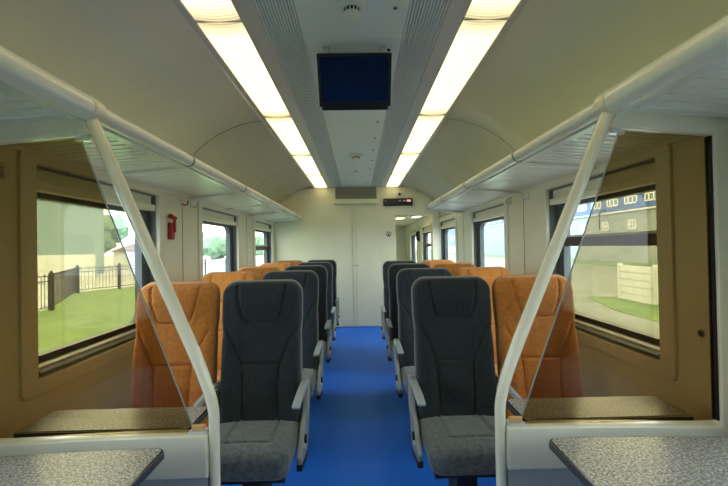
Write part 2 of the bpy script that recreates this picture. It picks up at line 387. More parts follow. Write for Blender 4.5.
# iron fence: corner posts joined by pickets
fence = thing('iron_fence', 'black iron railing fence curving round the lawn outside the left window', 'fence', (-16.1, 26, GZ))
fp = [(-12.6, 11.5), (-13.0, 14.2), (-13.3, 16.9), (-17.3, 24.0), (-16.1, 26.2), (-15.2, 28.6), (-14.6, 32), (-14.2, 36), (-14, 41), (-14, 47)]
o3 = Vector((-16.1, 26, GZ))
for i, p in enumerate(fp):
    bm = new_bm(); q = Vector((p[0], p[1], GZ)) - o3; r = 0.075 if i in (2, 3, 4, 6) else 0.05
    add_box(bm, q.x-r, q.x+r, q.y-r, q.y+r, q.z, q.z+1.62); add_cyl(bm, q+Vector((0,0,1.62)), q+Vector((0,0,1.72)), r*0.7, 8)
    obj('fence_post', bm, M['iron'], fence, smooth=False)
for a, b in zip(fp, fp[1:]):
    A = Vector((a[0], a[1], GZ))-o3; B = Vector((b[0], b[1], GZ))-o3; L = (B-A).length; bm = new_bm()
    for z in (0.18, 1.28, 1.50): add_cyl(bm, A+Vector((0,0,z)), B+Vector((0,0,z)), 0.020, 6)
    n = int(L/0.20)
    for k in range(1, n):
        p = A.lerp(B, k/n); add_cyl(bm, p+Vector((0,0,0.12)), p+Vector((0,0,1.50)), 0.013, 5)
        if k % 2: add_cyl(bm, p+Vector((0,0,1.5)), p+Vector((0,0,1.58)), 0.03, 5)
    obj('fence_panel', bm, M['iron'], fence, smooth=False)

# grey-green hall, shed, trees on the left
bm = new_bm(); add_box(bm, -4.5, 4.5, -6, 6, 0, 7.6)
h = thing('warehouse', 'plain grey-green hall behind the fence, seen through the left window', 'building', (-34.5, 40, GZ-0.05))
obj('hall_wall', bm, M['bgreen'], h, smooth=False)
bm = new_bm(); add_box(bm, -4.7, 4.7, -6.2, 6.2, 7.6, 7.85); obj('flat_roof', bm, M['concrete'], h, smooth=False)
h = thing('shed', 'low brown-roofed shed beside the trees beyond the fence', 'shed', (-33.5, 60, GZ-0.05))
bm = new_bm(); add_box(bm, -3, 3, -2, 2, 0, 2.5); obj('shed_wall', bm, M['concrete'], h, smooth=False)
bm = new_bm(); add_prism(bm, [(-3.4, 2.5), (3.4, 2.5), (0, 3.7)], 'y', -2.4, 2.4); obj('shed_roof', bm, M['roofmat'], h, smooth=False)
bm = new_bm(); add_box(bm, -14, 14, -0.15, 0.15, 0, 2.35)
b = obj('concrete_fence', bm, M['concrete'], smooth=False); b.location = (-36, 31, GZ-0.05); b.rotation_euler = (0, 0, 0.12); tag(b, 'long white concrete wall behind the iron railings', 'wall')
bm = new_bm()
add_box(bm, -1.2, 1.2, -24, 24, 0, 0.9); add_box(bm, -1.3, 1.3, -24, 24, 0.9, 1.0)
b = obj('platform', bm, M['concrete'], smooth=False); b.location = (-21.5, 66, GZ-0.05); tag(b, 'low white station platform beyond the lawn, left side', 'platform')
def tree(x, y, hgt, rad, seed, label):
    t = thing('tree', label, 'tree', (x, y, GZ-0.05), 0, 'trees beyond the lawn')
    bm = new_bm(); add_tube(bm, [(0,0,0), (0.1,0,hgt*0.35), (0.05,0.1,hgt*0.7)], [0.28, 0.2, 0.08], 8); obj('trunk', bm, M['bark'], t)
    rnd = random.Random(seed); bm = new_bm()
    for k in range(11):
        c = Vector((rnd.uniform(-1,1)*rad*0.6, rnd.uniform(-1,1)*rad*0.6, hgt*(0.45+0.42*rnd.random()))); r = rad*rnd.uniform(0.38, 0.6)
        g = bmesh.ops.create_icosphere(bm, subdivisions=3, radius=r, matrix=Matrix.Translation(c))
        for v in g['verts']:
            v.co += (v.co-c).normalized()*r*0.45*noise.noise(v.co*1.3/rad*2+Vector((seed, 0, 0))) + (v.co-c).normalized()*r*0.22*noise.noise(v.co*4.0)
    obj('crown', bm, M['leaf'], t)
for i, (x, y, hg, rd, lb) in enumerate((
    (-41, 62, 8.6, 3.6, 'leafy tree immediately beside the grey-green hall'), (-35.5, 74, 7.4, 3.4, 'round tree behind the brown-roofed shed'),
    (-29.5, 66, 6.4, 3.0, 'lower tree to the side of the shed away from the hall'), (-38, 84, 7.0, 4.2, 'pale far tree seen between the nearer tree and shed'),
    (-34, 96, 4.6, 4.2, 'broad tree seen low in the second window of the left wall'), (-36, 112, 5.0, 4.6, 'far tree in the second window of the left wall, behind the broad one'),
    (-33, 130, 5.0, 5.0, 'farthest broad tree, seen in the small third window of the left wall'))):
    tree(x, y, hg, rd, i*13+3, lb)

# long blue building on the right, parallel to the track
def facade(name, x, y0, y1, zsplit, ztop, mlow, mup, wins, label, lowwins=()):
    r = thing(name, label, 'building', (x, y0, GZ-0.05))
    D = y1-y0; off = -(GZ-0.05)
    bm = new_bm(); add_box(bm, 0, 10, 0, D, 0, zsplit+off); obj('lower_wall', bm, mlow, r, smooth=False)
    bm = new_bm(); add_box(bm, -0.05, 10, 0, D, zsplit+off, ztop+off); obj('upper_wall', bm, mup, r, smooth=False)
    bm = new_bm(); add_box(bm, -0.35, 10.2, 0, D, ztop+off, ztop+off+0.4); obj('roof_edge', bm, M['bgrey'], r, smooth=False)
    bm = new_bm(); add_box(bm, -0.25, 0, 0, D, zsplit+off-0.2, zsplit+off); obj('ledge', bm, M['concrete'], r, smooth=False)
    for (wy, z0, z1, ww) in wins:
        f = new_bm(); yy = wy-y0; e = -0.10
        for a in (z0+off, z1+off-0.16): add_box(f, e, 0.0, yy, yy+ww, a, a+0.16)
        for b_ in (yy, yy+ww-0.16, yy+ww/3, yy+2*ww/3): add_box(f, e, 0.0, b_, b_+0.14, z0+off, z1+off)
        add_box(f, e, 0.0, yy, yy+ww, (z0+z1)/2+off-0.06, (z0+z1)/2+off+0.06)
        fr = obj('facade_window', f, M['wframe'], r, smooth=False)
        p = new_bm(); add_box(p, -0.06, -0.052, yy+0.05, yy+ww-0.05, z0+off+0.05, z1+off-0.05); obj('window_glass', p, M['paneblue'], fr, smooth=False)
    return r
w1 = [(38.0+3.35*k, 6.0, 7.75, 2.2) for k in range(12)] + [(40+5*k, 2.9, 4.1, 1.4) for k in range(7)]
facade('blue_building', 33.0, 20, 82, 5.3, 9.6, M['bgrey'], M['bblue'], w1, 'long blue-topped building with white-framed windows across the yard')
facade('pale_building', 34.0, 84, 112, 6.2, 10.5, M['bsky'], M['bblue'], [(86+4*k, 6.7, 8.2, 2.4) for k in range(6)], 'pale blue-walled building beyond the first one, seen in the second window of the right wall')
facade('blue_hall', 33.5, 113, 170, 1.0, 9.5, M['concrete'], M['bblue'], [(118+6*k, 3.0, 5.0, 2.4) for k in range(8)], 'farthest building, solid blue over a white base')
bm = new_bm(); add_tube(bm, [(0,0,0), (-0.4,0,0.05), (-0.8,0,-0.5), (-0.8,0,-2.5)], 0.09, 8)
b = obj('drain_pipe', bm, M['dark']); b.location = (32.9, 50.6, 5.6); tag(b, 'dark bent pipe on the lower wall of the blue-topped building', 'pipe')
# white concrete fence panel
cf = thing('concrete_barrier', 'white ribbed concrete fence section on the grass outside the right window', 'fence', (11.6, 16.9, GZ))
for k in range(4):
    bm = new_bm(); A = Vector((0.06*k*1.9, -1.9*k, 0))
    for j in range(5): add_box(bm, A.x-0.05, A.x+0.05, A.y-1.85, A.y-0.05, 0.02+0.30*j, 0.02+0.30*j+0.275)
    obj('slab', bm, M['concrete'], cf, bevel=0.01)
    bm = new_bm(); add_box(bm, A.x-0.08, A.x+0.08, A.y-0.07, A.y+0.07, 0, 1.58); obj('barrier_post', bm, M['concrete'], cf, bevel=0.01)

# ------------------------------------------------------------------ ceiling fittings
for s, nm in ((-1, 'left'), (1, 'right')):
    js = [-0.80, 0.47, 1.74, 3.02, 4.29, 5.50, 6.64]
    for i, (a, b) in enumerate(zip(js, js[1:])):
        pos = ['behind the viewpoint', 'above the tables at the top edge', 'second visible from the front', 'third visible from the front', 'next to last before the end wall', 'last in line, touching the end wall'][i]
        t = thing('ceiling_light', 'glowing ceiling light panel, %s strip, %s' % (nm, pos), 'light', (s*0.61+CX, (a+b)/2, ZC), 0, 'ceiling light strips')
        L = (b-a)/2; hw = 0.103
        bm = new_bm(); N = 14
        # shallow curved diffuser
        rows = []
        for k in range(N+1):
            x = -hw + 2*hw*k/N; z = -0.012*(1-(x/hw)**2) - 0.001
            rows.append((x, z))
        pts = rows + [(hw, 0.02), (-hw, 0.02)]
        add_prism(bm, pts, 'y', -L+0.006, L-0.006)
        obj('diffuser', bm, M['lamp'], t, ang=40)
        bm = new_bm(); add_box(bm, -hw-0.002, hw+0.002, -L, -L+0.006, -0.010, 0.02); add_box(bm, -hw-0.002, hw+0.002, L-0.006, L, -0.010, 0.02)
        for q in (-1, 1): add_box(bm, *sorted((q*hw, q*(hw+0.002))), -L+0.004, L-0.004, -0.004, 0.02)
        obj('end_frame', bm, M['silver'], t, smooth=False)
for s, nm in ((-1, 'left'), (1, 'right')):
    xa, xb = (-0.407, -0.242) if s < 0 else (0.252, 0.423)
    t = thing('ceiling_vent', 'long grey ribbed air vent between the centre panels and the %s light strip' % nm, 'vent', ((xa+xb)/2, 2.3, ZC), 0, 'ceiling air vents')
    hw = (xb-xa)/2
    bm = new_bm(); add_box(bm, -hw, hw, YB-2.3, YE-2.3, 0.022, 0.03); obj('vent_back', bm, M['vent_dark'], t, smooth=False)
    bm = new_bm(); n = 12
    for k in range(n):
        x = -hw + 2*hw*(k+0.5)/n; add_box(bm, x-0.0040, x+0.0040, YB-2.3, YE-2.3, -0.004, 0.022)
    obj('fin_grille', bm, M['vent_fin'], t, smooth=False)

def detector(name, x, y, r, label):
    t = thing(name, label, 'detector', (x, y, ZC))
    bm = new_bm(); n = 28; prof = [(r, 0.0), (r, -0.012), (r*0.92, -0.020), (r*0.62, -0.024)]
    add_loft(bm, [[(a*math.cos(2*PI*k/n), a*math.sin(2*PI*k/n), z) for k in range(n)] for a, z in prof]); obj('base', bm, M['white'], t)
    bm = new_bm(); prof = [(r*0.62, -0.024), (r*0.60, -0.040)]
    rings = add_loft(bm, [[(a*math.cos(2*PI*k/n), a*math.sin(2*PI*k/n), z) for k in range(n)] for a, z in prof]); obj('chamber', bm, M['dark'], t)
    bm = new_bm()
    for k in range(14):
        a = 2*PI*k/14; c = Vector((math.cos(a), math.sin(a), 0)); sdv = Vector((-math.sin(a), math.cos(a), 0))*0.0025
        p = c*r*0.63; add_prism(bm, [((p+sdv).x, (p+sdv).y), ((p-sdv).x, (p-sdv).y), ((p-sdv*1-c*0.006).x, (p-sdv-c*0.006).y), ((p+sdv-c*0.006).x, (p+sdv-c*0.006).y)], 'z', -0.042, -0.022)
    prof = [(r*0.62, -0.040), (r*0.58, -0.050), (r*0.4, -0.056)]
    rr = add_loft(bm, [[(a*math.cos(2*PI*k/n), a*math.sin(2*PI*k/n), z) for k in range(n)] for a, z in prof])
    bm.faces.new(rr[-1]); obj('cap', bm, M['white'], t)
detector('smoke_detector', 0.004, 1.64, 0.060, 'round white smoke detector overhead with dark slots, in front of the ceiling screen')
detector('smoke_detector', 0.006, 4.33, 0.075, 'flat white round detector halfway between the screen and the end wall')
detector('smoke_detector', 0.008, 5.15, 0.045, 'small dark-cored detector nearest the end wall on the ceiling')

# ceiling screen
tv = thing('ceiling_screen', 'black flat monitor hanging from the ceiling above the aisle, switched off', 'screen', (0.010, 1.940, ZC+0.004))
tilt = math.radians(30)
def tl(o): o.rotation_euler = (tilt, 0, 0); return o
tl(box('screen_housing', (-0.192, 0.192, -0.012, 0.045, -0.315, -0.055), M['black_plastic'], tv, 0.005))
f = new_bm()
add_box(f, -0.192, -0.176, -0.018, -0.012, -0.315, -0.055); add_box(f, 0.176, 0.192, -0.018, -0.012, -0.315, -0.055)
add_box(f, -0.176, 0.176, -0.018, -0.012, -0.071, -0.055); add_box(f, -0.176, 0.176, -0.018, -0.012, -0.315, -0.290)
tl(obj('bezel', f, M['black_plastic'], tv, bevel=0.002))
tl(box('display_panel', (-0.176, 0.176, -0.0145, -0.0125, -0.290, -0.071), M['black_gloss'], tv))
tl(box('lower_lip', (-0.180, 0.180, -0.012, 0.035, -0.335, -0.315), M['black_plastic'], tv, 0.004))
for x in (-0.145, 0.145):
    bm = new_bm(); add_box(bm, x-0.009, x+0.009, 0.035, 0.055, -0.060, -0.012); add_box(bm, x-0.018, x+0.018, 0.025, 0.065, -0.016, -0.012); obj('mount_bracket', bm, M['silver'], tv, bevel=0.002)

# ------------------------------------------------------------------ end wall fittings
gv = thing('wall_vent', 'cream boxed vent with brownish louvres at the top middle of the end wall', 'vent', (-0.01, YE, 2.2))
bm = new_bm(); add_box(bm, -0.385, 0.385, -0.06, 0, -0.085, 0.0); add_box(bm, -0.385, -0.35, -0.05, 0, 0.0, 0.205); add_box(bm, 0.35, 0.385, -0.05, 0, 0.0, 0.205)
obj('vent_frame', bm, M['wall_end'], gv, bevel=0.006)
bm = new_bm(); add_box(bm, -0.35, 0.35, -0.008, -0.001, 0.0, 0.205)
for k in range(9): add_prism(bm, [(-0.035, 0.004+0.0225*k), (-0.030, 0.002+0.0225*k), (-0.008, 0.018+0.0225*k), (-0.012, 0.021+0.0225*k)], 'x', -0.35, 0.35)
obj('louvre_panel', bm, M['grille_tan'], gv, smooth=False)
d1 = sroot('door_1', 'cream double door of the end wall with a raised joint strip', (0, YE, 0))
bm = new_bm(); add_box(bm, -0.385, -0.085, -0.012, 0, 0.01, 2.10); obj('door_leaf', bm, M['wall_end'], d1, bevel=0.003)
bm = new_bm(); add_box(bm, -0.020, 0.375, -0.012, 0, 0.01, 2.10); obj('door_leaf', bm, M['wall_end'], d1, bevel=0.003)
bm = new_bm(); add_box(bm, -0.079, -0.026, -0.018, 0, 0.01, 2.10); obj('joint_strip', bm, M['wall_end'], d1, bevel=0.004)
bm = new_bm(); add_box(bm, -0.075, 0.02, -0.030, -0.012, 1.04, 1.065); obj('door_handle', bm, M['silver'], d1, bevel=0.005)
ds = thing('information_display', 'small black text display with pinkish red characters on the end wall', 'display', (0.715, YE, 2.135))
box('display_housing', (-0.25, 0.25, -0.05, 0.0, -0.062, 0.062), M['black_plastic'], ds, 0.004)
M['led_red'] = mat('pink_led', (0.3, 0.05, 0.06), 0.5, emit=(1.0, 0.35, 0.40), estr=0.55)
M['led_dim'] = mat('dim_led', (0.12, 0.14, 0.13), 0.5, emit=(0.5, 0.6, 0.58), estr=0.2)
def glyphs(bm, x0, word, h, z, step):
    segs = {'a': (0,0,1,0), 'b': (1,0,1,1), 'c': (1,1,1,2), 'd': (0,2,1,2), 'e': (0,1,0,2), 'f': (0,0,0,1), 'g': (0,1,1,1)}
    tbl = {'0': 'abcdef', '1': 'bc', '2': 'abged', '3': 'abgcd', '4': 'fgbc', '5': 'afgcd', '6': 'afgedc', '7': 'abc', '8': 'abcdefg', '-': 'g'}
    for i, ch in enumerate(word):
        for sg in tbl[ch]:
            a, b, c, d = segs[sg]; X = x0+i*step; t = 0.004; wd = step*0.62
            add_box(bm, X+a*wd-t, X+c*wd+t, -0.0535, -0.0505, z-d*h/2-t, z-b*h/2+t)
bm = new_bm(); glyphs(bm, 0.155, '88', 0.026, 0.032, 0.034); obj('lit_characters', bm, M['led_red'], ds, smooth=False)
bm = new_bm()
for x0, wd in ((-0.225, 0.025), (0.015, 0.04), (0.085, 0.05)):
    for k in range(int(wd/0.009)): add_box(bm, x0+k*0.009, x0+k*0.009+0.006, -0.0535, -0.0505, 0.010-0.004*(k % 2), 0.030)
obj('dim_characters', bm, M['led_dim'], ds, smooth=False)
cm = thing('dome_camera', 'tiny white dome camera with a black lens above the text display', 'camera', (0.745, YE, 2.275))
bm = new_bm(); add_cyl(bm, (0,0,0), (0,-0.02,0), 0.045, 24); obj('camera_base', bm, M['white'], cm)
bm = new_bm(); bmesh.ops.create_uvsphere(bm, u_segments=18, v_segments=12, radius=0.026, matrix=Matrix.Translation((0,-0.022,-0.003))); obj('lens_dome', bm, M['black_gloss'], cm)
ns = thing('round_sign', 'small round prohibition sticker on the end wall near the passage opening', 'sign', (0.545, YE-0.0005, 1.585))
bm = new_bm(); add_cyl(bm, (0,0,0), (0,-0.002,0), 0.046, 28); obj('sticker_disc', bm, M['paper'], ns)
bm = new_bm(); n = 28
for k in range(n):
    a0, a1 = 2*PI*k/n, 2*PI*(k+1)/n
    add_prism(bm, [(0.044*math.cos(a0), 0.044*math.sin(a0)), (0.044*math.cos(a1), 0.044*math.sin(a1)), (0.035*math.cos(a1), 0.035*math.sin(a1)), (0.035*math.cos(a0), 0.035*math.sin(a0))], 'y', -0.0035, -0.0018)
obj('sticker_ring', bm, M['ink'], ns, smooth=False)
bm = new_bm(); add_box(bm, -0.008, 0.008, -0.0035, -0.0018, -0.026, 0.012); add_prism(bm, [(-0.018, -0.030), (0.018, -0.030), (0.006, -0.004), (-0.006, -0.004)], 'y', -0.0034, -0.0017)
obj('sticker_symbol', bm, M['ink'], ns, smooth=False)

# passage fittings
for (x, y, lb) in ((0.90, 8.1, 'small bright ceiling light of the passage, beside its inner wall'), (1.20, 7.75, 'small bright ceiling light of the passage, over its windows')):
    t = thing('passage_light', lb, 'light', (x, y, 1.97), 0, 'passage ceiling lights')
    box('diffuser', (-0.09, 0.09, -0.28, 0.28, -0.012, 0.0), M['lamp'], t)
    bm = new_bm()
    for (a, b, c, d) in ((-0.105, -0.09, -0.30, 0.30), (0.09, 0.105, -0.30, 0.30), (-0.09, 0.09, -0.30, -0.28), (-0.09, 0.09, 0.28, 0.30)): add_box(bm, a, b, c, d, -0.015, 0.0)
    obj('light_frame', bm, M['silver'], t, smooth=False)
pt = thing('wall_handset', 'dark handset box on the passage wall between its two windows', 'handset', (W-0.015, 8.92, 1.60))
box('back_plate', (-0.02, 0.015, -0.05, 0.05, -0.12, 0.12), M['black_plastic'], pt, 0.006)
bm = new_bm(); add_tube(bm, [(-0.03,0,-0.10), (-0.045,0,-0.05), (-0.045,0,0.06), (-0.03,0,0.10)], 0.018, 10); obj('receiver', bm, M['dark'], pt)

# ------------------------------------------------------------------ luggage racks
def rack(s, nm, yend, label):
    t = thing('luggage_rack', label, 'rack', (s*0.97, 0, 1.895), 0, 'luggage racks')
    # far rail with rounded end
    pts = [(0, 1.46, 0)] + [(0, y, 0) for y in (3, 5, yend-0.05)] + [(0, yend-0.02, 0), (0, yend, 0)]
    bm = new_bm(); add_tube(bm, pts, [0.034]*4 + [0.030, 0.016], 20); obj('rail', bm, M['tube'], t)
    bm = new_bm(); add_tube(bm, [(0, YB, 0), (0, 1.40, 0)], 0.042, 20, flat=(1, 1.15)); obj('rail', bm, M['tube'], t)
    # corrugated shelf, ribs across the carriage
    bm = new_bm(); prof = []
    y = YB; pitch = 0.058
    while y < yend-0.03:
        prof += [(y, -0.016), (y+pitch*0.78, -0.016), (y+pitch*0.80, 0.010), (y+pitch*0.98, 0.010)]; y += pitch
    xi, xo = s*0.03, s*0.455
    A = []; B = []
    for (yy, zz) in prof:
        A.append(bm.verts.new((xi, yy, zz-0.020))); B.append(bm.verts.new((xo, yy, zz-0.020-0.035)))
    for k in range(len(A)-1): bm.faces.new((A[k], A[k+1], B[k+1], B[k]))
    o = obj('shelf', bm, M['shelf'], t, smooth=False)
    so = o.modifiers.new('thickness', 'SOLIDIFY'); so.thickness = 0.002
    bm = new_bm(); add_prism(bm, [(s*0.020, -0.020), (s*0.062, -0.024), (s*0.062, -0.042), (s*0.020, -0.040)], 'y', YB, yend-0.02); obj('front_lip', bm, M['rackgrey'], t, bevel=0.003)
    bm = new_bm(); add_prism(bm, [(s*0.438, -0.03), (s*0.468, -0.03), (s*0.468, -0.085), (s*0.452, -0.085)], 'y', YB, yend); obj('wall_rail', bm, M['frame_cream'], t, bevel=0.003)
    for y in (0.3, 2.26, 3.31, 4.26, 5.12, 6.1):
        if y > yend: continue
        bm = new_bm(); add_prism(bm, [(s*0.02, -0.032), (s*0.46, -0.067), (s*0.46, -0.092), (s*0.10, -0.056), (s*0.02, -0.044)], 'y', y-0.016, y+0.016); obj('support_arm', bm, M['rackgrey'], t, bevel=0.003)
        bm = new_bm(); rr = 0.044 if y < 1.4 else 0.036
        add_cyl(bm, (0, y-0.008, 0), (0, y+0.008, 0), rr*(1.1 if y < 1.4 else 1.04), 20); c = obj('clamp', bm, M['frame_grey'], t)
    bm = new_bm(); add_prism(bm, [(s*0.02, -0.030), (s*0.455, -0.068), (s*0.455, -0.092), (s*0.02, -0.055)], 'y', yend-0.035, yend-0.01); obj('end_plate', bm, M['rackgrey'], t, bevel=0.004)
    bm = new_bm(); add_prism(bm, [(s*0.05, -0.014), (s*0.46, -0.040), (s*0.46, -0.078), (s*0.05, -0.048)], 'y', 1.345, 1.385); obj('end_plate', bm, M['rackgrey'], t, bevel=0.004)
rack(-1, 'left', YE-0.02, 'cream tubular luggage rack with ribbed shelf, reaching all the way to the end wall')
rack(1, 'right', 5.20, 'shorter cream luggage rack whose rounded rail stops before the end wall')

# ------------------------------------------------------------------ glass partitions, one each side
def partition(s, nm, label):
    t = thing('glass_screen', label, 'partition', (s*0.53, 1.43, 0), 0, 'glass partitions')
    ox = -s*0.53
    X = lambda x: s*x + ox
    # post: slanting from the rack, bent, then vertical to the floor
    pth = [(X(0.975), 0, 1.888), (X(0.90), 0, 1.712)]
    P1 = Vector((0.582, 0.955)); P2 = Vector((0.528, 0.80))
    pth.append((X(P1.x+0.02), 0, P1.y+0.05))
    Cc = Vector((0.530, 0.885))
    A = Vector((0.602, 1.005)); B = Vector((0.535, 0.845)); Cn = Vector((0.528, 0.76))
    for k in range(1, 9):
        u = k/8; q = A*(1-u)**2 + Vector((0.5325, 0.838))*2*u*(1-u) + Cn*u*u; pth.append((X(q.x), 0, q.y))
    pth += [(X(0.528), 0, 0.4), (X(0.528), 0, 0.0)]
    bm = new_bm(); add_tube(bm, pth, [0.0225]*3 + [0.0225-0.0004*k for k in range(1, 9)] + [0.0190]*2, 18); obj('post', bm, M['post'], t, ang=60)
    bm = new_bm(); add_cyl(bm, (X(0.528), 0, 0), (X(0.528), 0, 0.012), 0.045, 24); obj('floor_flange', bm, M['silver'], t)
    bm = new_bm(); add_cyl(bm, (X(0.97), -0.028, 1.895), (X(0.97), 0.028, 1.895), 0.047, 24); obj('rack_joint', bm, M['post'], t, bevel=0.004)
    bm = new_bm(); add_prism(bm, [(X(0.985), 1.868), (X(1.36), 1.832), (X(1.36), 1.762), (X(0.955), 1.802)], 'y', -0.022, 0.022); obj('top_beam', bm, M['post'], t, bevel=0.006)
    bm = new_bm(); add_box(bm, *sorted((X(1.345), X(1.438))), -0.024, 0.024, 0.0, 1.83); obj('wall_post', bm, M['post'], t, bevel=0.005)
    bm = new_bm(); add_box(bm, *sorted((X(1.338), X(1.345))), -0.012, 0.012, 0.70, 1.765); obj('rubber_seal', bm, M['dark'], t, smooth=False)
    # glass pane
    bm = new_bm(); add_prism(bm, [(X(1.005), 1.794), (X(1.337), 1.762), (X(1.337), 0.700), (X(0.600), 0.700)], 'y', -0.003, 0.003); g = obj('glass_pane', bm, M['bronze'], t, smooth=False)
    bm = new_bm(); add_prism(bm, [(X(1.005), 1.794), (X(1.002), 1.794), (X(0.597), 0.700), (X(0.600), 0.700)], 'y', -0.0035, 0.0035); obj('glass_edge', bm, M['glassedge'], t, smooth=False)
    bm = new_bm(); add_box(bm, *sorted((X(0.965), X(1.02))), -0.009, 0.009, 1.778, 1.800); obj('glass_clip', bm, M['steel'], t, bevel=0.002)
    # lower panels
    pts = []
    for k in range(13):
        x = 0.545 + (1.40-0.545)*k/12; pts.append((X(x), 0.702 - 0.022*((x-0.70)/0.7)**2))
    bm = new_bm(); add_prism(bm, pts + [(X(1.40), 0.545), (X(0.545), 0.545)], 'y', -0.028, 0.028); obj('upper_panel', bm, M['partition'], t, bevel=0.008, segs=3)
    bm = new_bm(); add_box(bm, *sorted((X(0.550), X(1.40))), -0.012, 0.012, 0.03, 0.545); obj('lower_panel', bm, M['partition_low'], t, bevel=0.003)
    # clamp with tan pad at the pane's foot
    bm = new_bm(); add_box(bm, *sorted((X(0.552), X(0.615))), -0.020, 0.020, 0.699, 0.712); cl = obj('foot_clamp', bm, M['silver'], t, bevel=0.002)
    bm = new_bm(); add_box(bm, *sorted((X(0.556), X(0.606))), -0.016, -0.004, 0.712, 0.735); obj('rubber_pad', bm, M['tan'], cl, bevel=0.005, segs=3)
partition(-1, 'left', 'cream post and tinted glass screen on the left of the aisle, under the long rack')
partition(1, 'right', 'cream post and tinted glass screen on the right of the aisle, under the shorter rack')

# ------------------------------------------------------------------ tables
def table(s, y0, y1, curve, label, z=0.69):
    t = thing('folding_table', label, 'table', (s*0.95, (y0+y1)/2, z), 0, 'speckled wall tables')
    yc = (y0+y1)/2; a, b = y0-yc, y1-yc; xi, xo = 0.632-0.95, 1.285-0.95
    def outline(g):
        pts = []
        r = 0.03
        for k in range(6):
            an = math.radians(180+90*k/5); pts.append((s*(xi+g+r+r*math.cos(an)), a+g+r+r*math.sin(an)))
        pts.append((s*(xo-g), a+g)); N = 12
        for k in range(N+1):
            x = xo-g + (xi+g+0.018-(xo-g))*k/N; u = (x-xi)/(xo-xi)
            pts.append((s*x, b-g - curve*u*u))
        pts.append((s*(xi+g), b-g-0.016))
        return pts
    bm = new_bm(); add_prism(bm, outline(0.0), 'z', 0.0, 0.026); obj('edge_band', bm, M['table_edge'], t, bevel=0.004)
    bm = new_bm(); add_prism(bm, outline(0.0055), 'z', 0.0262, 0.030); obj('tabletop', bm, M['table'], t, bevel=0.001)
    bm = new_bm()
    rin, rout = outline(0.0055), outline(0.0015); n = len(rin)
    v1 = [bm.verts.new((p[0], p[1], 0.0272)) for p in rout]; v2 = [bm.verts.new((p[0], p[1], 0.0302)) for p in rin]; v3 = [bm.verts.new((p[0], p[1], 0.024)) for p in rout]
    for k in range(n):
        j = (k+1) % n; bm.faces.new((v1[k], v1[j], v2[j], v2[k])); bm.faces.new((v3[k], v3[j], v1[j], v1[k]))
    obj('bright_rim', bm, M['steel'], t)
    dy = min(0.10, (b-a)*0.3)
    bm = new_bm()
    add_box(bm, *sorted((s*(-0.10), s*(0.30))), -dy, dy, -0.022, -0.001)
    add_prism(bm, [(s*(W-0.952), -0.16), (s*(W-0.952), -0.26), (s*0.15, -0.022), (s*0.28, -0.022)], 'y', -0.02, 0.02); obj('wall_bracket', bm, M['wall'], t, bevel=0.002)
table(-1, 0.68, 1.29, 0.045, 'speckled grey table on the left side, nearer, in front of the partition')
table(1, 0.68, 1.29, 0.03, 'speckled grey table on the right side, nearer, in front of the partition')
table(-1, 1.46, 1.665, 0.004, 'speckled grey table on the left side, behind the partition before the orange seat', 0.673)
table(1, 1.46, 1.665, 0.004, 'speckled grey table on the right side, behind the partition before the orange seat', 0.673)

# ------------------------------------------------------------------ seats
def seg_dist(px, pz, a, b):
    ax, az = a; bx, bz = b; dx, dz = bx-ax, bz-az; L = dx*dx+dz*dz
    u = max(0, min(1, ((px-ax)*dx+(pz-az)*dz)/L)) if L else 0
    return math.hypot(px-ax-u*dx, pz-az-u*dz)
def groove(px, pz, lines, depth, sig):
    d = min(seg_dist(px, pz, a, b) for ln in lines for a, b in zip(ln, ln[1:]))
    return depth*math.exp(-(d/sig)**2)
def ring_pts(hw, ht, r, nf=46, nc=5, nb=12):
    """rounded rectangle, first the front run (v=-ht) from -hw to hw"""
    out = []; r = min(r, hw*0.95, ht*0.95)
    for k in range(nf): out.append((-hw+r + (2*hw-2*r)*k/(nf-1), -ht))
    for k in range(1, nc+1):
        a = -PI/2 + PI/2*k/nc; out.append((hw-r+r*math.cos(a), -ht+r+r*math.sin(a)))
    for k in range(0, nc+1):
        a = PI/2*k/nc; out.append((hw-r+r*math.cos(a), ht-r+r*math.sin(a)))
    for k in range(1, nb): out.append((hw-r-(2*hw-2*r)*k/nb, ht))
    for k in range(0, nc+1):
        a = PI/2+PI/2*k/nc; out.append((-hw+r+r*math.cos(a), ht-r+r*math.sin(a)))
    for k in range(0, nc):
        a = PI+PI/2*k/nc; out.append((-hw+r+r*math.cos(a), -ht+r+r*math.sin(a)))
    return out
HEAD = [(-0.128, 1.168), (-0.124, 1.14), (-0.116, 1.09), (-0.102, 1.03), (-0.088, 0.994), (-0.06, 0.981), (0, 0.979)]
HEAD = HEAD + [(-x, z) for x, z in HEAD[::-1][1:]]
BOL = [(-0.185, 0.945), (-0.165, 0.905), (-0.137, 0.85), (-0.112, 0.79), (-0.098, 0.73), (-0.092, 0.64), (-0.090, 0.46)]
LINES = [HEAD, BOL, [(-x, z) for x, z in BOL], [(-0.104, 0.765), (0.104, 0.765)]]
ZT, ZB = 1.192, 0.44
def backy(z): return (z-0.90)*0.13
def halfw(z):
    if z > 1.0: return 0.2125
    if z > 0.90: return 0.2125 - 0.008*math.sin((1.0-z)/0.10*PI/2)**2 * 1.0
    return 0.2065 + 0.002*math.sin((0.90-z)/0.46*PI)
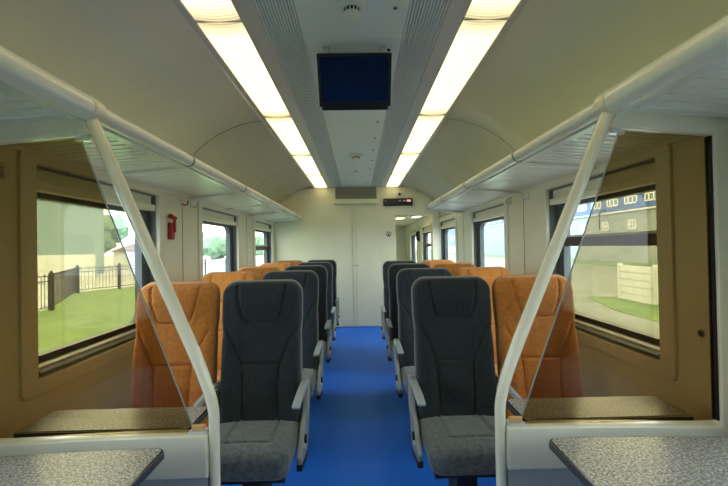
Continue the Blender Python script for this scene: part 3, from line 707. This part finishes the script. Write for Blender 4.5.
def make_back_mesh():
    bm = new_bm(); rings = []
    zs = [ZB + (ZT-0.075-ZB)*k/84 for k in range(85)]
    spec = [(z, halfw(z), 1.0) for z in zs]
    for k in range(1, 15):
        th = PI/2*k/14; spec.append((ZT-0.075+0.075*math.sin(th), halfw(1.1)-0.070*(1-math.cos(th)), 0.35+0.65*math.cos(th)**0.7))
    for (z, hw, tt) in spec:
        ht = (0.050 if z < 1.0 else 0.050)*tt; ring = []
        for i, (x, v) in enumerate(ring_pts(hw, ht, 0.028)):
            y = backy(z) + v + 0.05
            if v < 0:
                fr = min(1.0, -v/ht)
                # headrest pushed forward, side bolsters raised
                y -= fr*0.022*math.exp(-((z-1.09)/0.085)**2)*(1 if abs(x) < 0.10 else math.exp(-((abs(x)-0.10)/0.07)**2))
                if z < 0.95:
                    y -= fr*0.016*max(0, min(1, (abs(x)-0.095)/0.05))*min(1, (0.95-z)/0.10)
                y -= fr*0.012*math.exp(-((z-0.64)/0.11)**2)*max(0, 1-(x/0.11)**2)
                y += fr*groove(x, z, LINES, 0.013, 0.0055)
            ring.append((x, y, z))
        rings.append(ring)
    rr = add_loft(bm, rings)
    zc = rings[-1]; cap(bm, rr[-1], (0, sum(p[1] for p in zc)/len(zc), ZT+0.001)); bm.faces.new(rr[0][::-1])
    return bm
CLINES = [[(-0.105, -0.06), (-0.110, -0.30), (0.110, -0.30), (0.105, -0.06), (-0.105, -0.06)]]
def make_cushion_mesh():
    bm = new_bm(); rings = []; Y0, Y1 = -0.410, 0.005; spec = []
    for k in range(0, 11):
        th = PI/2*(1-k/10); spec.append((Y0+0.055*(1-math.sin(th)), 0.212-0.05*(1-math.cos(th)), 0.30+0.70*math.cos(th)**0.6))
    for k in range(1, 46): spec.append((Y0+0.055+(Y1-Y0-0.055)*k/45, 0.212, 1.0))
    for (y, hw, tt) in spec:
        ht = 0.054*tt; ring = []
        f = (y-Y0)/(Y1-Y0)
        zc = 0.422 + 0.012*math.sin(min(1, max(0, (1-f)/0.75))*PI/2) - 0.012*max(0, (0.30-f)/0.30)**1.6
        for (x, v) in ring_pts(hw, ht, 0.035):
            z = zc - v        # v<0 is the top side
            if v < 0:
                fr = min(1, -v/ht)
                z += fr*0.010*(1-(x/0.212)**2) - fr*groove(x, y, CLINES, 0.007, 0.0065)
            ring.append((x, y, z))
        rings.append(ring)
    rr = add_loft(bm, rings); bm.faces.new(rr[-1]); zc = rings[0]
    cap(bm, rr[0], (0, Y0-0.001, sum(p[2] for p in zc)/len(zc)))
    return bm
def outline_path(inset, zb, yo):
    pts = []
    for k in range(13): z = zb + (ZT-0.075-zb)*k/12; pts.append((-(halfw(z)-inset), backy(z)+yo, z))
    for k in range(1, 13):
        th = PI/2*k/12; z = ZT-0.075+(0.075-inset)*math.sin(th); pts.append((-(halfw(1.1)-0.070*(1-math.cos(th))-inset*math.cos(th)), backy(z)+yo, z))
    return pts + [(-x, y, z) for x, y, z in pts[::-1]]
def make_seat(kind, s, label, group, loc):
    """s=+1: aisle lies on the seat's +x side"""
    t = thing('charcoal_seat' if kind == 'grey' else 'orange_seat', label, 'seat', loc, 0, group)
    fab = M['grey_fab'] if kind == 'grey' else M['orange_fab']; cf_ = M['grey_cush'] if kind == 'grey' else M['orange_fab']
    back = obj('backrest', make_back_mesh(), fab, t, ang=60)
    bm = new_bm(); add_tube(bm, outline_path(-0.001, 0.47, 0.062), 0.0048, 8); obj('piping', bm, M['piping_g'] if kind == 'grey' else M['piping_o'], back, ang=60)
    # moulded shell behind
    bm = new_bm(); P = outline_path(0.004, 0.40, 0.0)
    A = [bm.verts.new((p[0], p[1]+0.100, p[2])) for p in P]; B = [bm.verts.new((p[0]*0.93, p[1]+0.128, p[2]-0.006)) for p in P]
    for i in range(len(P)-1): bm.faces.new((A[i], A[i+1], B[i+1], B[i]))
    bm.faces.new(B); bm.faces.new(A[::-1]); bm.faces.new((A[0], B[0], B[-1], A[-1]))
    obj('back_shell', bm, M['shell'], t, ang=50)
    obj('seat_cushion', make_cushion_mesh(), cf_, t, ang=60)
    # armrest on the aisle side
    pad = [(-0.005, 0.630), (0.0, 0.655), (-0.06, 0.668), (-0.18, 0.668), (-0.29, 0.662), (-0.345, 0.654), (-0.352, 0.644), (-0.34, 0.634), (-0.28, 0.634), (-0.15, 0.640), (-0.06, 0.636)]
    if kind == 'grey':
        xa, xb = s*0.2125, s*0.250
        bm = new_bm(); add_prism(bm, [(y+0.05, z) for y, z in pad], 'x', xa, xb); obj('armrest', bm, M['arm'], t, bevel=0.007, segs=3)
        side = [(0.035, 0.640), (0.095, 0.655), (0.110, 0.62), (0.085, 0.50), (0.030, 0.40), (-0.03, 0.315), (-0.24, 0.352), (-0.248, 0.385), (-0.13, 0.47), (-0.03, 0.515), (0.0, 0.58)]
        bm = new_bm(); add_prism(bm, side, 'x', s*0.221, s*0.246); sp = obj('side_panel', bm, M['side'], t, bevel=0.006, segs=2)
        bm = new_bm(); add_prism(bm, [(-0.028, 0.313), (-0.236, 0.350), (-0.240, 0.322), (-0.032, 0.285)], 'x', s*0.220, s*0.247); obj('rubber_foot', bm, M['dark'], sp, bevel=0.003)
        bm = new_bm(); add_cyl(bm, (s*0.245, -0.135, 0.425), (s*0.257, -0.135, 0.425), 0.020, 20); obj('recline_button', bm, M['dark'], sp, bevel=0.002)
        bm = new_bm(); add_cyl(bm, (s*0.245, -0.150, 0.395), (s*0.253, -0.150, 0.395), 0.012, 16); obj('white_cap', bm, M['white'], sp, bevel=0.001)
    else:
        xa, xb = s*0.2175, s*0.2395
        bm = new_bm(); add_prism(bm, [(y+0.05, z) for y, z in pad], 'x', xa, xb); obj('armrest', bm, M['arm'], t, bevel=0.005, segs=3)
        bm = new_bm(); add_prism(bm, [(0.03, 0.66), (0.075, 0.66), (0.06, 0.42), (-0.05, 0.42), (0.0, 0.60)], 'x', s*0.2195, s*0.2375); obj('arm_bracket', bm, M['side'], t, bevel=0.003)
    bm = new_bm(); add_box(bm, -0.185, 0.185, -0.34, 0.03, 0.33, 0.372); add_prism(bm, [(-0.20, 0.332), (0.02, 0.332), (0.0, 0.02), (-0.16, 0.02)], 'x', -0.05, 0.05); add_box(bm, -0.09, 0.09, -0.24, 0.06, 0.0, 0.022)
    obj('pedestal', bm, M['pedestal'], t, bevel=0.004)
    return t
rowY = [2.06, 2.91, 3.76, 4.59, 5.42]
nth = ['frontmost row', 'second row', 'third row', 'fourth row', 'rearmost fifth row by the end wall']
nthr = ['frontmost row', 'second row', 'third row', 'rearmost fourth row']
protos = {}
for s, side, names, dx in ((-1, 'left', nth, 0.516), (1, 'right', nthr, 0.522)):
    for kind, cx, lab in (('grey', dx, 'charcoal velour seat on the %s of the aisle, %s'), ('orange', 0.978, 'orange velour window seat on the %s, %s')):
        g = ('charcoal aisle seats' if kind == 'grey' else 'orange window seats')
        for i, nmr in enumerate(names):
            lb = lab % (side, nmr)
            if i == 0: protos[(s, kind)] = make_seat(kind, -s, lb, g, (s*cx, rowY[0], 0))
            else: dup(protos[(s, kind)], (s*cx, rowY[i], 0), lb, g)

# ------------------------------------------------------------------ small things on the side walls
hm = thing('emergency_hammer', 'red emergency hammer holder on the left wall between two windows', 'hammer', (-W, 2.99, 1.54))
box('holder', (0, 0.03, -0.030, 0.030, -0.085, 0.045), M['red'], hm, 0.006)
bm = new_bm(); add_tube(bm, [(0.035, 0.012, -0.03), (0.035, 0.012, 0.075)], 0.011, 10); obj('handle', bm, M['red'], hm)
bm = new_bm(); add_tube(bm, [(0.035, 0.030, 0.080), (0.035, -0.055, 0.092)], [0.013, 0.018], 10); obj('hammer_head', bm, M['red'], hm)
def hook(s, y, m, label):
    t = thing('coat_hook', label, 'hook', (s*W, y, 1.775), 0, 'coat hooks under the racks')
    box('hook_plate', (*sorted((0, -s*0.008)), -0.016, 0.016, -0.035, 0.03), M['white'], t, 0.003)
    bm = new_bm(); add_tube(bm, [(-s*0.006, 0, -0.02), (-s*0.03, 0, -0.034), (-s*0.05, 0, -0.024), (-s*0.054, 0, 0.004)], 0.006, 8); obj('hook_arm', bm, m, t)
hook(-1, 3.20, M['red'], 'coat hook with a reddish prong on the left wall, beside the panel joint')
hook(-1, 3.38, M['white'], 'plain white coat hook on the left wall, farther from the red hammer')
hook(1, 3.18, M['white'], 'white coat hook on the right wall, nearer the first window')
hook(1, 3.55, M['white'], 'white coat hook on the right wall, nearer the second window')
lk = thing('panel_lock', 'small round metal key lock on the right wall panel behind the tinted glass', 'lock', (W, 1.585, 0.985))
bm = new_bm(); add_cyl(bm, (0,0,0), (-0.008,0,0), 0.017, 24); obj('lock_ring', bm, M['steel'], lk, bevel=0.002)
bm = new_bm(); add_cyl(bm, (-0.006,0,0), (-0.011,0,0), 0.010, 16); obj('lock_core', bm, M['dark'], lk)
nt_ = thing('notice_sticker', 'pale rectangular notice with small dark print on the left wall behind the tinted glass', 'notice', (-W, 1.575, 1.70))
box('paper', (0, 0.001, -0.045, 0.035, -0.03, 0.045), M['paper'], nt_)
bm = new_bm()
for k, z in enumerate((0.020, 0.008, -0.001, -0.009, -0.016)): add_box(bm, 0.001, 0.0016, -0.02, 0.028-0.004*(k % 2), z, z+0.004)
add_box(bm, 0.001, 0.0016, -0.042, -0.030, -0.005, 0.014)
obj('small_print', bm, M['ink'], nt_, smooth=False)
